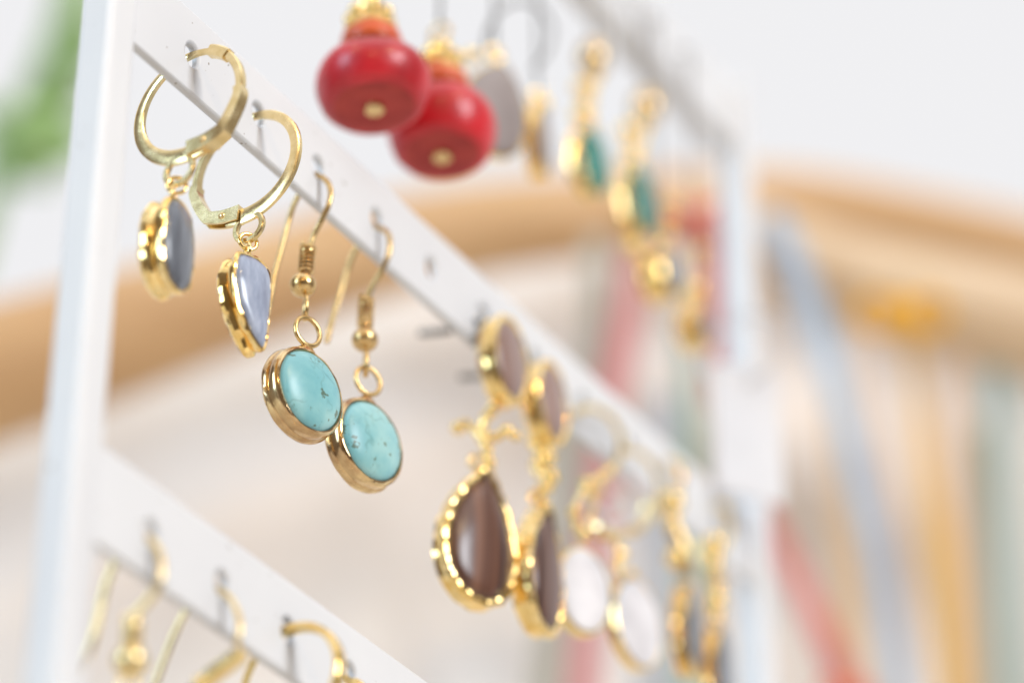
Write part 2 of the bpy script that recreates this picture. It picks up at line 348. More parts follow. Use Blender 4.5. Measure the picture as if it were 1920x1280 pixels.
def gem(root, c, yaw, outline, prof, dome, stone, metal, amp=0.0, freq=4.0, roll=0, lean=0, th=1.0, seed=0, names=('bezel', 'stone'), scal=0, lobes=24):
    nrm, rt = yawv(yaw); up = Z.copy()
    if roll: q = Matrix.Rotation(math.radians(roll), 3, nrm); rt = q @ rt; up = q @ up
    if lean: q = Matrix.Rotation(math.radians(lean), 3, rt); nrm = q @ nrm; up = q @ up
    n = len(outline); nn = []
    for i in range(n):
        a = Vector(outline[(i - 1) % n]); b = Vector(outline[(i + 1) % n]); e = (b - a)
        v = Vector((e.y, -e.x)); nn.append(v.normalized() if v.length > 1e-9 else Vector((0, 1)))
    area = sum(outline[i][0] * outline[(i + 1) % n][1] - outline[(i + 1) % n][0] * outline[i][1] for i in range(n))
    if area < 0: nn = [-v for v in nn]
    m = MB(); rings = []
    for j, (off, dp) in enumerate(prof):
        st = len(m.v); rings.append(st)
        for i in range(n):
            x, y = outline[i]
            e = amp * noise.noise(Vector((x * freq / 4, y * freq / 4, seed + dp * 0.9))) if amp else 0
            e2 = amp * 0.6 * noise.noise(Vector((x * freq / 4 + 9, y * freq / 4, seed + j * 0.3))) if amp else 0
            if scal and dp > 0: e += scal * abs(math.sin(math.pi * lobes * i / n + 1.3 * noise.noise(Vector((i * .13, seed, 0))))) ; e2 += scal * .6 * abs(math.sin(math.pi * lobes * i / n + 0.6))
            px_, py_ = x + nn[i].x * (off + e), y + nn[i].y * (off + e)
            m.v.append(c + (rt * px_ + up * py_ + nrm * (dp * th + e2)) * MM)
    for a, b in zip(rings, rings[1:]): m.ring_faces(a, b, n)
    k = len(m.v); m.v.append(c + nrm * (prof[0][1] * th * MM))
    for i in range(n): m.f.append((rings[0] + (i + 1) % n, rings[0] + i, k))
    bz = m.build(names[0], metal, root)
    ioff, idp = prof[-1]
    s = MB(); sr = []
    for q in (1.04, 1.0, 0.95, 0.87, 0.76, 0.62, 0.45, 0.25, 0.08):
        st = len(s.v); sr.append(st); hgt = dome * math.sqrt(max(0, 1 - min(1, q) ** 2))
        for i in range(n):
            x, y = outline[i][0] + nn[i].x * ioff, outline[i][1] + nn[i].y * ioff
            s.v.append(c + (rt * x * q + up * y * q + nrm * (idp * th - (0.25 if q > 1.0 else 0.0) + hgt)) * MM)
    for a, b in zip(sr, sr[1:]): s.ring_faces(a, b, n)
    s.f.append(tuple(range(sr[-1], sr[-1] + n)))
    s.build(names[1], stone, root)
    return nrm, rt, up
def jump(root, c, yaw, Rr, r, mat, sq=1.0, name='jump_ring', lean=0):
    nrm, rt = yawv(yaw); MB().torus(c, nrm, Rr * MM, r * MM, 26, sq).build(name, mat, root)
# ------------------------------------------------------------------ lever-back hoops with grey slices
def leverback(root, t, c, r, flip, gm):
    # u runs out of the front (flip=1) or to the back (flip=-1), v up; everything lies in the upright plane across the bar
    def q(u, v, wv=0): return c + N * (u * flip * MM) + Z * (v * MM) + D * (wv * MM)
    def arc(a0, a1, n, rr=None):
        return [q((rr or r) * math.cos(math.radians(a0 + (a1 - a0) * i / n)), (rr or r) * math.sin(math.radians(a0 + (a1 - a0) * i / n))) for i in range(n + 1)]
    n = 40
    p = arc(122, -108, n)
    def wf(a): return 0.62 if a > 100 else (0.62 + (100 - a) / 40 * 0.5 if a > 60 else (1.08 + (60 - a) / 70 * 0.27 if a > -10 else 1.35 + min(1, (-10 - a) / 70) * 0.5))
    wd = [wf(122 - 230 * i / n) * MM for i in range(n + 1)]
    MB().sweep(p, D, wd, 0.6 * MM).build('hoop_plate', gm, root)
    # loop below the plate, a flat eye
    lc = q(r * 0.12, -r - 1.75)
    ep = [lc + (N * math.cos(a) + Z * math.sin(a)) * 1.72 * MM for a in [2 * math.pi * k / 28 for k in range(28)]]
    MB().sweep(ep, D, 0.68 * MM, 0.6 * MM, closed=True).build('loop', gm, root)
    # channel-shaped hinge and lever on the other side
    h = [q(r * math.cos(math.radians(-93)), r * math.sin(math.radians(-93)) + 0.35), q(-2.6, -r + 0.55), q(-4.6, -r + 1.15), q(-5.7, -r + 2.9), q(-r - 0.0, -r + 5.0), q(-r + 0.05, -r + 6.2)]
    hp = spline(h[:3], 6)[:-1] + spline(h[2:], 6)
    k = len(hp); sect = [(-.5, -.5), (.5, -.5), (.5, -.30), (-.2, -.30), (-.2, .30), (.5, .30), (.5, .5), (-.5, .5)]
    hw = [(1.9 - 0.95 * (i / (k - 1)) ** 0.8) * MM for i in range(k)]
    MB().sweep(hp, D, hw, [1.35 * MM] * k, sect=sect).build('hinge', gm, root); hg = LAST[0]
    a0 = math.degrees(math.atan2(-r + 6.0, -r + 0.05))
    lp = arc(a0 % 360, 118, 22)
    MB().sweep(lp, D, [1.0 * MM] * 23, [0.95 * MM] * 23).build('lever', gm, root)
    sp_ = arc(136, 112, 5)
    MB().sweep(sp_, D, [1.35 * MM] * 6, [1.25 * MM] * 6).build('clasp_tip', gm, root)
    rv = MB(); 
    for sgn in (-1, 1): rv.ball(q(-2.5, -r + 0.6, 0.68 * sgn), 0.42 * MM, 14, 0.6, D)
    rv.build('rivet', gm, hg)
    return lc
GL = 'lever-back hoops with grey slices'
# first hoop
tA = t_h[0]; cA = T(356, 196, tA)
e1 = thing('hoop_earring', 'gold lever-back hoop with dark grey edge-on stone slice, nearest left post', 'earring', rp(tA, hh(pl(362, 95))), GL)
l1 = leverback(e1, tA, cA, 6.6, -1, G_PALE)
# second hoop
tB = t_h[1]; cB = T(462, 313, tB)
e2 = thing('hoop_earring', 'gold lever-back hoop with blue-grey half-moon slice, beside the first turquoise earring', 'earring', rp(tB, hh(pl(486, 210))), GL)
l2 = leverback(e2, tB, cB, 6.6, 1, G_PALE)
def links(root, top, bot, mat, r=0.95, wr=0.2, yaws=(20, 100)):
    n = len(yaws)
    for i, y in enumerate(yaws):
        c = top.lerp(bot, (i + 0.5) / n); L = (top - bot).length / n / MM
        jump(root, c, y, r, wr, mat, sq=max(1.0, (L / 2 + wr) / r))
# slice 1
c1 = T(313, 462, tA); H1 = 185
o1 = smooth_poly([(-1.9, 4.6), (0.1, 5.4), (2.0, 4.7), (3.1, 2.4), (3.35, -1.2), (2.7, -4.2), (0.9, -5.6), (-1.3, -4.9), (-2.7, -2.6), (-2.9, 1.8)])
gem(e1, c1, 63, o1, P_SLICE, 0.9, LABR, G_RICH, amp=0.2, freq=2.6, th=1.35, seed=3, names=('gilded_edge', 'stone_slice'))
top1 = c1 + Z * 5.6 * MM
links(e1, l1 - Z * 1.2 * MM, top1, G_RICH, 1.0, 0.24, (10, 95))
# slice 2: a half moon with a straight right edge
c2 = T(458, 563, tB)
o2 = smooth_poly([(-1.9, 4.7), (0.3, 5.3), (2.2, 4.9), (3.0, 3.0), (3.0, -0.5), (2.75, -3.6), (2.4, -5.4), (1.2, -5.5), (-0.8, -3.6), (-2.4, -1.2), (-3.0, 1.4), (-2.7, 3.4)])
gem(e2, c2, 52, o2, P_SLICE, 0.8, LABB, G_RICH, amp=0.2, freq=3.0, th=1.15, seed=8, names=('gilded_edge', 'stone_slice'))
links(e2, l2 - Z * 1.2 * MM, c2 + Z * 5.5 * MM, G_RICH, 1.0, 0.24, (25, 110))
# ------------------------------------------------------------------ French-hook turquoise earrings
def wire(root, pts, t, r, mat, k=10, name='ear_wire'):
    p = spline([T(x, y, t) for x, y in pts], k); MB().tube(p, r * MM, 10).build(name, mat, root); return p
def coil(root, a, b, Rr, r, turns, mat):
    ax = (b - a); L = ax.length; ax.normalize(); x = ax.orthogonal().normalized(); y = ax.cross(x); n = int(turns * 14)
    pts = [a + ax * (L * i / n) + (x * math.cos(2 * math.pi * turns * i / n) + y * math.sin(2 * math.pi * turns * i / n)) * Rr * MM for i in range(n + 1)]
    MB().tube(pts, r * MM, 7).build('coil', mat, root)
def hook_bead(root, c, r, mat, axis=Z):
    pr = [(0.35 * MM, -r * 0.88 * MM)]
    for i in range(1, 14):
        a = math.pi * i / 14; pr.append((r * math.sin(a) * MM, -r * 0.92 * math.cos(a) * MM))
    pr.append((0.35 * MM, r * 0.88 * MM))
    MB().lathe(pr, c, axis, 24).build('bead', mat, root)
GT = 'turquoise disc earrings on french hooks'
def turq(t, hole, w1, w2, coil_a, coil_b, bead, eye, jr, disc, label, seed, yaw, jyaw, jr_r=1.6):
    root = thing('drop_earring', label, 'earring', rp(t, hh(pl(*hole))), GT)
    wire(root, w1, t, 0.33, G_WIRE); ew = LAST[0]
    wire(root, w2, t, 0.33, G_WIRE, name='wire_tail')
    coil(ew, T(*coil_a, t), T(*coil_b, t), 0.74, 0.23, 7, G_WIRE)
    hook_bead(ew, T(*bead, t), 1.52, G_WIRE)
    jump(root, T(*eye, t), jyaw + 62, 0.95, 0.3, G_WIRE, sq=1.5, name='eye')
    jump(root, T(*jr, t), jyaw, jr_r, 0.30, G_WIRE, sq=1.08)
    c = T(*disc, t)
    gem(root, c, yaw, ellipse(5.25, 5.45, 80), P_TURQ, 1.35, TURQ, G_BEZ, amp=0.07, freq=2.5, th=0.90, seed=seed)
    nrm, rt = yawv(yaw)
    sh = MB().lathe([(1.5 * MM, -0.5 * MM), (1.15 * MM, 0.25 * MM), (0.6 * MM, 0.75 * MM)], c + Z * 5.35 * MM - nrm * 0.35 * MM, Z, 18); sh.build('collar', G_BEZ, root)
    return root, c
turq(t_h[2], (598, 318), [(592, 326), (597, 330), (606, 334), (616, 345), (620, 362), (616, 385), (603, 412), (590, 437), (583, 457), (577, 470)],
     [(566, 350), (560, 366), (549, 388), (538, 425), (526, 472), (515, 515), (505, 575)], (578, 460), (573, 512), (568, 535), (573, 577), (577, 622), (570, 738),
     'turquoise disc on french hook, left of its pair and fully in front', 2, 47, 38)
turq(t_h[3], (708, 412), [(702, 420), (708, 426), (716, 429), (727, 438), (731, 456), (727, 482), (714, 510), (700, 535), (691, 555), (686, 568)],
     [(676, 450), (667, 468), (656, 492), (645, 528), (634, 568), (622, 606), (612, 642)], (688, 560), (684, 616), (684, 637), (686, 682), (690, 714), (685, 832),
     'turquoise disc on french hook, right of its pair and partly behind it', 5, 47, 35)
# a thin brown chip on the first disc's rim
# ------------------------------------------------------------------ brown stone stud drops
GB = 'brown stone drop studs'
def knot(root, c, wpx, hpx, mat, seed, pts):
    rnd = random.Random(seed); m = MB()
    P = []
    for strand in pts:
        q = [c + N * (x * MM) + Z * (y * MM) + D * (rnd.uniform(-.4, .4) * MM) - Z * 0.0004 for x, y in strand]
        P += q; m.tube(spline(q, 7), 0.42 * MM, 9)
    m.build("knot", mat, root); kn_ = LAST[0]
    for p in P[::1]:
        MB().ball(p, rnd.uniform(0.6, 0.85) * MM, 14, 0.85, Vector((rnd.uniform(-1, 1), rnd.uniform(-1, 1), 1))).build('granule', G_SHINY, kn_)
def brown(label, tpx, ov, ovy, ovw, ovh, dr, dry, drw, drh, kn, kp, seed, stone2, pin):
    t = tt(pl(*tpx)); hole = rp(t, hh(pl(*tpx)))
    root = thing('stud_earring', label, 'earring', hole, GB)
    c = pl(ov[0], ov[1], 0.0022)
    k = spx(1, c) / MM
    gem(root, c, ovy, ellipse(ovw * k / 2 / math.cos(math.radians(ovy)), ovh * k / 2 / 0.9, 56), P_DIP, 0.7, MAUVE, G_RICH, amp=0.12, freq=2.2, th=1.0, seed=seed, names=('oval_setting', 'oval_stone'))
    pp = spline([pl(*tpx, 0.001), pl(pin[0], pin[1], -0.0045), pl(pin[2], pin[3], -0.009)], 6)
    MB().tube(pp, 0.42 * MM, 8).build('stud_pin', STEEL, root)
    tc = tt(c)
    kc = T(kn[0], kn[1], tc); knot(root, kc, 0, 0, G_RICH, seed, kp)
    cd_ = T(dr[0], dr[1], tc); k = spx(1, cd_) / MM
    gem(root, cd_, dry, teardrop(drw * k / math.cos(math.radians(dry)), drh * k / 0.89, 0.75, 144), P_DROP, 1.25, stone2, G_RICH, amp=0.2, freq=3.4, th=1.1, roll=-4.5, scal=0.17, lobes=26, seed=seed + 3, names=('drop_setting', 'drop_stone'))
    jump(root, cd_ + Z * (drh * k / 0.89 / 2 + 0.9) * MM, 10, 0.8, 0.3, G_RICH)
    return root
KP1 = [[(-4.2, 1.9), (-3.3, 2.3), (-2.3, 1.5), (-1.5, 0.5), (-0.7, -0.7), (-0.2, -2.0), (0.1, -3.2), (0.2, -4.2)], [(0.9, 4.2), (0.3, 3.0), (-0.2, 1.8), (-0.6, 0.6), (-0.2, -0.4), (0.8, -0.9), (1.8, -0.7), (2.9, -0.9), (3.6, -1.5)]]
brown('brown cat-eye teardrop below oval stud, broad face showing, nearest the turquoise pair', (905, 598), (945, 678), 59, 68, 168, (893, 1006), 40, 132, 266, (915, 805), KP1, 11, BROWN, (845, 618, 788, 624))
KP2 = [[(-1.6, 3.8), (-0.8, 2.6), (0.2, 1.8), (1.0, 0.8), (0.2, -0.2), (1.0, -1.2), (0.3, -2.2), (0.6, -3.3)], [(0.8, 3.2), (-0.3, 1.2), (-0.9, 0.2), (-0.6, -1.0), (1.3, -2.0), (-0.2, -3.2), (-0.6, -4.4)]]
brown('brown cat-eye teardrop below an oval stud, turned edge-on beside the white shell disc', (992, 680), (1024, 758), 60, 60, 160, (1008, 1065), 66, 64, 250, (1020, 868), KP2, 21, BROWN, (930, 700, 862, 707))
# ------------------------------------------------------------------ earrings farther along the middle bar
def simple_wire(root, hole, top, mat, w=0.35):
    # a hook from the hole forward and down to the point top (world)
    a = rp(tt(hole), hh(hole), -0.0035) - Z * 0.006; b = rp(tt(hole), hh(hole), -0.001) + Z * 0.0006
    c = rp(tt(hole), hh(hole), 0.0018); d = rp(tt(hole), hh(hole), 0.0016) - Z * 0.004
    MB().tube(spline([a, b, c, d, top], 8), w * MM, 8).build('ear_wire', mat, root)
def hang(root, pts, n, r, mat, name='hoop', k=8, closed=False):
    P = spline([pl(x, y, n) for x, y in pts], k, closed); MB().tube(P, r * MM, 9, closed=closed).build(name, mat, root)
def beads(root, lst, n, mat, name='granule'):
    if mat in (G_PALE, G_RICH): mat = G_SHINY
    for x, y, d in lst:
        p = pl(x, y, n); MB().ball(p, spx(d, p) / 2, 14, 0.9).build(name, mat, root)
GP = 'shell disc earrings'
# shell 1 with beaded hoop
h = pl(1092, 775); e = thing('disc_earring', 'round white shell disc hanging from a small gold hoop, left of its pair', 'earring', h, GP)
hang(e, [(1080, 772), (1108, 764), (1140, 778), (1160, 806), (1164, 840), (1150, 876), (1120, 902), (1092, 905)], 0.002, 0.48, G_PALE)
beads(e, [(1122, 900, 26), (1140, 884, 24), (1098, 905, 26), (1108, 925, 22)], 0.002, G_PALE)
hang(e, [(1098, 915), (1080, 950), (1084, 985), (1096, 1015)], 0.002, 0.4, G_PALE, 'link')
beads(e, [(1076, 960, 24), (1094, 1000, 26), (1080, 985, 18)], 0.002, G_RICH)
c = pl(1092, 1108, 0.002); k = spx(1, c) / MM
gem(e, c, 30, ellipse(60 * k, 92 * k, 48), P_RIM, 0.5, PEARL, G_RICH, th=0.9, names=('rim', 'shell'))
h = pl(1178, 850); e = thing('disc_earring', 'oval white shell disc right of its pair, gold rim showing on its left', 'earring', h, GP)
hang(e, [(1160, 842), (1200, 850), (1228, 880), (1236, 925), (1222, 968), (1190, 998), (1150, 1002), (1120, 985)], 0.0025, 0.42, G_PALE)
beads(e, [(1146, 1002, 24), (1166, 1040, 26), (1158, 1060, 22), (1184, 1075, 20)], 0.002, G_RICH)
hang(e, [(1150, 1002), (1160, 1030), (1158, 1065), (1166, 1095)], 0.002, 0.42, G_PALE, 'link')
c = pl(1192, 1168, 0.001); k = spx(1, c) / MM
gem(e, c, 46, ellipse(68 * k, 94 * k, 48), P_RIM, 0.5, PEARL, G_RICH, th=0.9, roll=3, names=('rim', 'shell'))
e = thing('hoop_earring', 'thin gold hoop threaded with pale pink beads, between the shell disc hoops', 'earring', pl(1130, 830))
hang(e, [(1128, 915), (1112, 950), (1108, 990), (1128, 1010), (1160, 1003), (1196, 985)], 0.001, 0.36, G_WIRE, 'hoop')
beads(e, [(1122, 960, 30), (1110, 940, 22), (1188, 908, 26), (1206, 930, 24), (1150, 945, 24), (1136, 985, 20)], 0.0005, PINK, 'bead')
# long gold drops by the right post
GG = 'long gold drop earrings by the right post'
def long_drop(hole, xs, label, seed, tilt):
    e = thing('drop_earring', label, 'earring', pl(*hole), GG); rnd = random.Random(seed)
    hx, hy = hole
    x0, x1 = xs
    simple_wire(e, pl(*hole), pl(x0, hy + 95, 0.002), G_PALE, 0.5)
    for (dy, d) in ((62, 46), (98, 34)): 
        p = pl(x0 + rnd.uniform(-3, 3), hy + dy, 0.002); MB().ball(p, spx(d, p) / 2, 18).build('bead', G_SHINY, e)
    a = pl(x0, hy + 110, 0.002); b = pl(x1, hy + 200, 0.002)
    MB().tube(spline([a, a.lerp(b, .5) + N * .0006, b], 6), 1.1 * MM, 10).build('link', G_WIRE, e)
    p = pl(x0 + 4, hy + 165, 0.003); MB().ball(p, spx(40, p) / 2, 18).build('bead', G_SHINY, e)
    c = pl(x1 + 8, hy + 300, 0.002); k = spx(1, c) / MM
    gem(e, c, 67, ellipse(19 * k / .39, 100 * k, 48), P_SLICE, 0.7, LABR, G_RICH, amp=0.15, freq=3, roll=tilt, seed=seed, names=('rim', 'plaque'))
long_drop((1250, 880), (1262, 1282), 'long gold drop, the left and nearer of two by the right post', 4, -4)
long_drop((1342, 962), (1338, 1338), 'long gold drop hanging right against the right post', 9, -3)
# ------------------------------------------------------------------ top bar: red coral beads
GR = 'red coral bead earrings'
def red(label, bx, by, wpx, tiltx, seed, up):
    c = pl(bx, by, 0.002); k = spx(1, c); r = wpx * k / 2
    t = tt(c); hole = rp(t, low0 + BARH - 0.0059)
    e = thing('drop_earring', label, 'earring', hole, GR)
    ax = (Z + N * tiltx[0] + D * tiltx[1]).normalized()
    H = r * (0.52 if seed == 1 else 0.62)
    pr = [(0.0003, -H * 0.93), (r * .66, -H * .95), (r * .74, -H * .97), (r * .82, -H * .91), (r * .89, -H * .78)]
    for i in range(1, 17):
        a = -0.55 + (math.pi / 2 + 0.55) * i / 16; pr.append((max(r * max(0, math.cos(a)) ** 0.46, 0.0003) if i < 16 else 0.0003, H * math.sin(a)))
    MB().lathe(pr, c, ax, 48, 0.03, seed).build('coral_bead', RED, e)
    MB().lathe([(0.0003, -H * 1.0), (r * .45, -H * .995), (r * .64, -H * .99), (r * .70, -H * .96)], c, ax, 40).build('bead_base', CORALB, e)
    MB().lathe([(0.0001, -H * 1.02 - .0003), (0.0011, -H * 1.02 - .0003), (0.0013, -H * 0.97), (0.0013, -H * 0.9)], c, ax, 20).build('pin_head', G_WIRE, e)
    tp = c + ax * H
    MB().lathe([(r * .62, -.0006), (r * .55, .0004), (r * .48, .0009), (r * .40, .0012)], tp, ax, 30).build('bead_cap', G_RICH, e)
    MB().lathe([(r * .40, .0008), (r * .52, .0014), (r * .54, .0024), (r * .5, .0034), (r * .38, .0040)], tp, ax, 30).build('coral_rondelle', CORAL, e)
    MB().lathe([(r * .36, .0038), (r * .46, .0045), (r * .40, .0054), (r * .22, .0062)], tp, ax, 26).build('bead_cap', G_RICH, e)
    q = tp + ax * .0072
    for i in range(7):
        a = i * 2 * math.pi / 7; MB().ball(q - ax * .001 + (N * math.cos(a) + D * math.sin(a)) * r * .34, r * .13, 10).build('granule', G_RICH, e)
    MB().ball(q + ax * .0006, .0017, 18).build('bead', G_RICH, e)
    MB().torus(q + ax * .0034, D, .0013, .0003, 20).build('jump_ring', G_WIRE, e)
    tpw = q + ax * .0048
    MB().tube(spline([hole - N * .0035 - Z * .006, hole - N * .001 + Z * .0006, hole + N * .0018, hole + N * .0018 - Z * .004, tpw], 8), .00026, 8).build('ear_wire', STEEL, e)
red('large red coral bead with gold cap, the front left one of the pair', 700, 158, 220, (-0.05, -0.03), 1, 0)
red('large red coral bead with gold cap, lower right one, beside the grey agate drop', 828, 242, 204, (-0.03, 0.0), 5, 0)
# grey teardrops
GD = 'grey teardrop earrings'
def tophole(c): return rp(tt(c), low0 + BARH - 0.0059)
def top_drop(name, label, cat, grp, cx, cy, yaw, wpx, hpx, stone, shape, roll=0, seed=0, n=0.0015, metal=G_RICH, extra=(), amp=0.12, th=1.0, stud=None, wirem=STEEL):
    c = pl(cx, cy, n); k = spx(1, c) / MM
    e = thing(name, label, cat, tophole(c), grp)
    ww = wpx * k / math.cos(math.radians(yaw)); hh_ = hpx * k / 0.89
    out = teardrop(ww, hh_, 0.4) if shape == 'drop' else ellipse(ww / 2, hh_ / 2, 56)
    gem(e, c, yaw, out, P_SLICE if amp > 0.05 else P_RIM, 0.9, stone, metal, amp=amp, freq=3, roll=roll, th=th, seed=seed)
    p = c + Z * (hh_ / 2 + 0.9) * MM
    MB().torus(p, yawv(20)[0], .0009, .0003, 20).build('jump_ring', metal, e)
    beads(e, extra, n, metal)
    if stud is None:
        simple_wire(e, tophole(c), p + Z * .0008, wirem, 0.25)
    else:
        s = pl(stud[0], stud[1], n); MB().lathe([(.0010, -.0026), (.0019, -.0018), (.0022, -.0004), (.0019, .0014), (.0009, .0024)], s, Z, 20).build('stud_head', G_BEZ, e)
        MB().tube(spline([s, s + Z * (.002), tophole(c) + N * .0015, tophole(c) - N * .006], 6), .00025, 8).build('stud_pin', wirem, e)
        MB().tube([s - Z * .002, p], .0005, 8).build('link', metal, e)
    return e
e = top_drop('drop_earring', 'large flat grey agate drop with thin gold rim, behind the lower red bead', 'earring', GD, 927, 204, 36, 112, 204, GREYST, 'drop', roll=-10, seed=31, extra=[(884, 104, 30), (962, 276, 24)], amp=0.0, th=0.6, wirem=STEEL)
hang(e, [(908, 104), (914, 60), (938, 20), (975, 2), (1012, 14), (1034, 55), (1024, 100), (1000, 128)], 0.0015, 0.3, STEEL, 'wire_hoop')
top_drop('drop_earring', 'narrow gold-edged grey drop seen edge-on, between the grey agate drop and green stones', 'earring', GD, 1008, 262, 74, 22, 150, GREYST, 'drop', seed=33, extra=[(1017, 198, 34), (1014, 222, 26), (1000, 216, 22)], th=0.8)
GN = 'green stone drop earrings'
top_drop('drop_earring', 'oval green stone in gold, left one of two green drops', 'earring', GN, 1104, 306, 56, 58, 136, GREEN, 'oval', seed=41, extra=[(1090, 165, 34), (1100, 190, 30), (1086, 216, 34), (1114, 150, 26)], th=1.0, stud=(1112, 108))
top_drop('drop_earring', 'oval green stone in gold, right one of two, beside pale ribbon', 'earring', GN, 1194, 380, 58, 54, 142, GREEN, 'oval', seed=43, extra=[(1176, 246, 36), (1184, 304, 38), (1182, 275, 30), (1200, 228, 26), (1184, 462, 30), (1198, 478, 26)], th=1.0, stud=(1212, 200))
GW = 'small drops at the far end of the top bar'
top_drop('drop_earring', 'dark grey oval stone in pale gold, below and right of green stones', 'earring', GW, 1240, 520, 58, 44, 84, LABR, 'oval', seed=51, extra=[(1250, 440, 26), (1256, 410, 26), (1262, 380, 24)], th=1.6)
e = top_drop('drop_earring', 'gold bead drop with grey stone, closest to the right post on the top bar', 'earring', GW, 1304, 616, 66, 30, 80, GREYST, 'oval', seed=53, extra=[(1302, 548, 44), (1306, 500, 26), (1310, 470, 26)], th=1.4)
# ------------------------------------------------------------------ lower bar: hooks reaching out of the frame
GH = 'hook earrings on the lower bar'
tq = t2[0]
e = thing('hook_earring', 'gold french hook with coil and bead in the leftmost hole of the lower bar', 'earring', rp(tq, hh(pl(285, 1000))), GH)
wire(e, [(278, 1006), (284, 1012), (296, 1030), (303, 1060), (298, 1095), (278, 1125), (254, 1150), (248, 1165)], tq, 0.42, G_PALE)
wire(e, [(222, 1040), (212, 1062), (198, 1100), (186, 1150), (172, 1205), (150, 1262)], tq, 0.42, G_PALE, name='wire_tail')
coil(e, T(250, 1158, tq), T(246, 1222, tq), 0.78, 0.26, 8, G_PALE)
hook_bead(e, T(245, 1240, tq), 1.75, G_PALE)
jump(e, T(243, 1295, tq), 40, 1.2, 0.25, G_PALE, 1.2)
tq = t2[1]
e = thing('hook_earring', 'gold hook holding a slanting gold bar, second hole of the lower bar', 'earring', rp(tq, hh(pl(417, 1095))), GH)
wire(e, [(408, 1102), (416, 1108), (432, 1122), (446, 1150), (450, 1178), (444, 1205)], tq, 0.36, G_PALE)
wire(e, [(352, 1140), (342, 1156), (326, 1190), (308, 1236), (288, 1290)], tq, 0.36, G_PALE, name='wire_tail')
MB().sweep(spline([T(456, 1222, tq), T(425, 1245, tq), T(395, 1268, tq), T(355, 1310, tq)], 6), D, 1.5 * MM, 1.6 * MM).build('gold_bar', G_RICH, e)
beads(e, [(374, 1276, 24), (436, 1232, 22)], 0.0, G_RICH)
tq = t2[2]
e = thing('hoop_earring', 'thick gold hoop in the third hole of the lower bar, cut off below', 'earring', rp(tq, hh(pl(541, 1185))), GH)
cQ = T(546, 1275, tq)
hp = [cQ + (N * math.cos(a) + Z * math.sin(a)) * 5.9 * MM for a in [math.radians(100 - 200 * i / 30) for i in range(31)]]
MB().sweep(hp, D, [0.9 * MM] * 31, [1.4 * MM] * 31).build('hoop', G_RICH, e)
hp = [cQ + (N * math.cos(a) + Z * math.sin(a)) * 5.9 * MM for a in [math.radians(100 + 158 * i / 24) for i in range(25)]]
MB().tube(hp, 0.4 * MM, 8).build('hoop_back', G_RICH, e)
tq = t2[3]
e = thing('hook_earring', 'gold hook barely in view in the fourth hole of the lower bar', 'earring', rp(tq, hh(pl(657, 1262))), GH)
wire(e, [(648, 1270), (656, 1276), (672, 1280), (686, 1300), (688, 1330), (676, 1370)], tq, 0.42, G_RICH)
wire(e, [(640, 1290), (625, 1330), (610, 1390)], tq, 0.36, G_RICH, name='wire_tail')
# ------------------------------------------------------------------ tag on the right post
tc = pl(1402, 812, 0.004)
e = thing('price_tag', 'white card price tag hung in front of the right post', 'tag', tc)
nrm, rt = yawv(22); hw, hhh = spx(70, tc), spx(120, tc) / 0.838
MB().box(tc, rt * hw, nrm * 0.0003, Z * hhh).build('card', PAPER, e, smooth=False, bevel=0.0002)
MB().torus(tc + Z * (hhh + 0.003), D, .006, .0003, 24, 0.9).build('string', PAPER, e)
# ------------------------------------------------------------------ background: wooden hoops, cloth, ribbons, plant
def BZ(z): return 0.45 + (z - 0.45) * 0.7
def lst(a): return [W(x, y, BZ(z)) for x, y, z in a]
bA = [(-320, 810, .56), (-60, 715, .57), (180, 640, .58), (420, 560, .59), (660, 480, .60), (880, 432, .61), (1100, 405, .62), (1300, 392, .64), (1480, 388, .66), (1700, 425, .68), (1950, 485, .70), (2250, 590, .72)]
hA = [240, 225, 205, 180, 165, 150, 138, 128, 122, 122, 124, 130]
P = spline(lst(bA), 6)
def hs(hl, k, P): 
    v = spline([Vector((x, 0, 0)) for x in hl], k); return [spx(a.x, p) / .9 for a, p in zip(v, P)]
ov = [(0.5 * math.cos(2 * math.pi * k / 20), 0.5 * math.sin(2 * math.pi * k / 20)) for k in range(20)]
m = MB().sweep(P, F, hs([x * 1.07 for x in hA], 6, P), .014, sect=ov)
tag(m.build('wooden_hoop', WOOD, None, origin=P[30]), 'honey-coloured wooden hoop arching across the blurred background', 'hoop')
bB = [(1230, 395, .61), (1330, 415, .61), (1450, 475, .61), (1600, 530, .62), (1760, 575, .62), (1950, 625, .63), (2200, 710, .64)]
P2 = spline(lst(bB), 6)
m = MB().sweep(P2, F, hs([60, 110, 145, 160, 175, 190, 200], 6, P2), .016, sect=ov)
tag(m.build('wooden_rail', WOODL, None, origin=P2[12]), 'pale wooden rail under the hoop with ribbons tied on, at the right', 'rail')
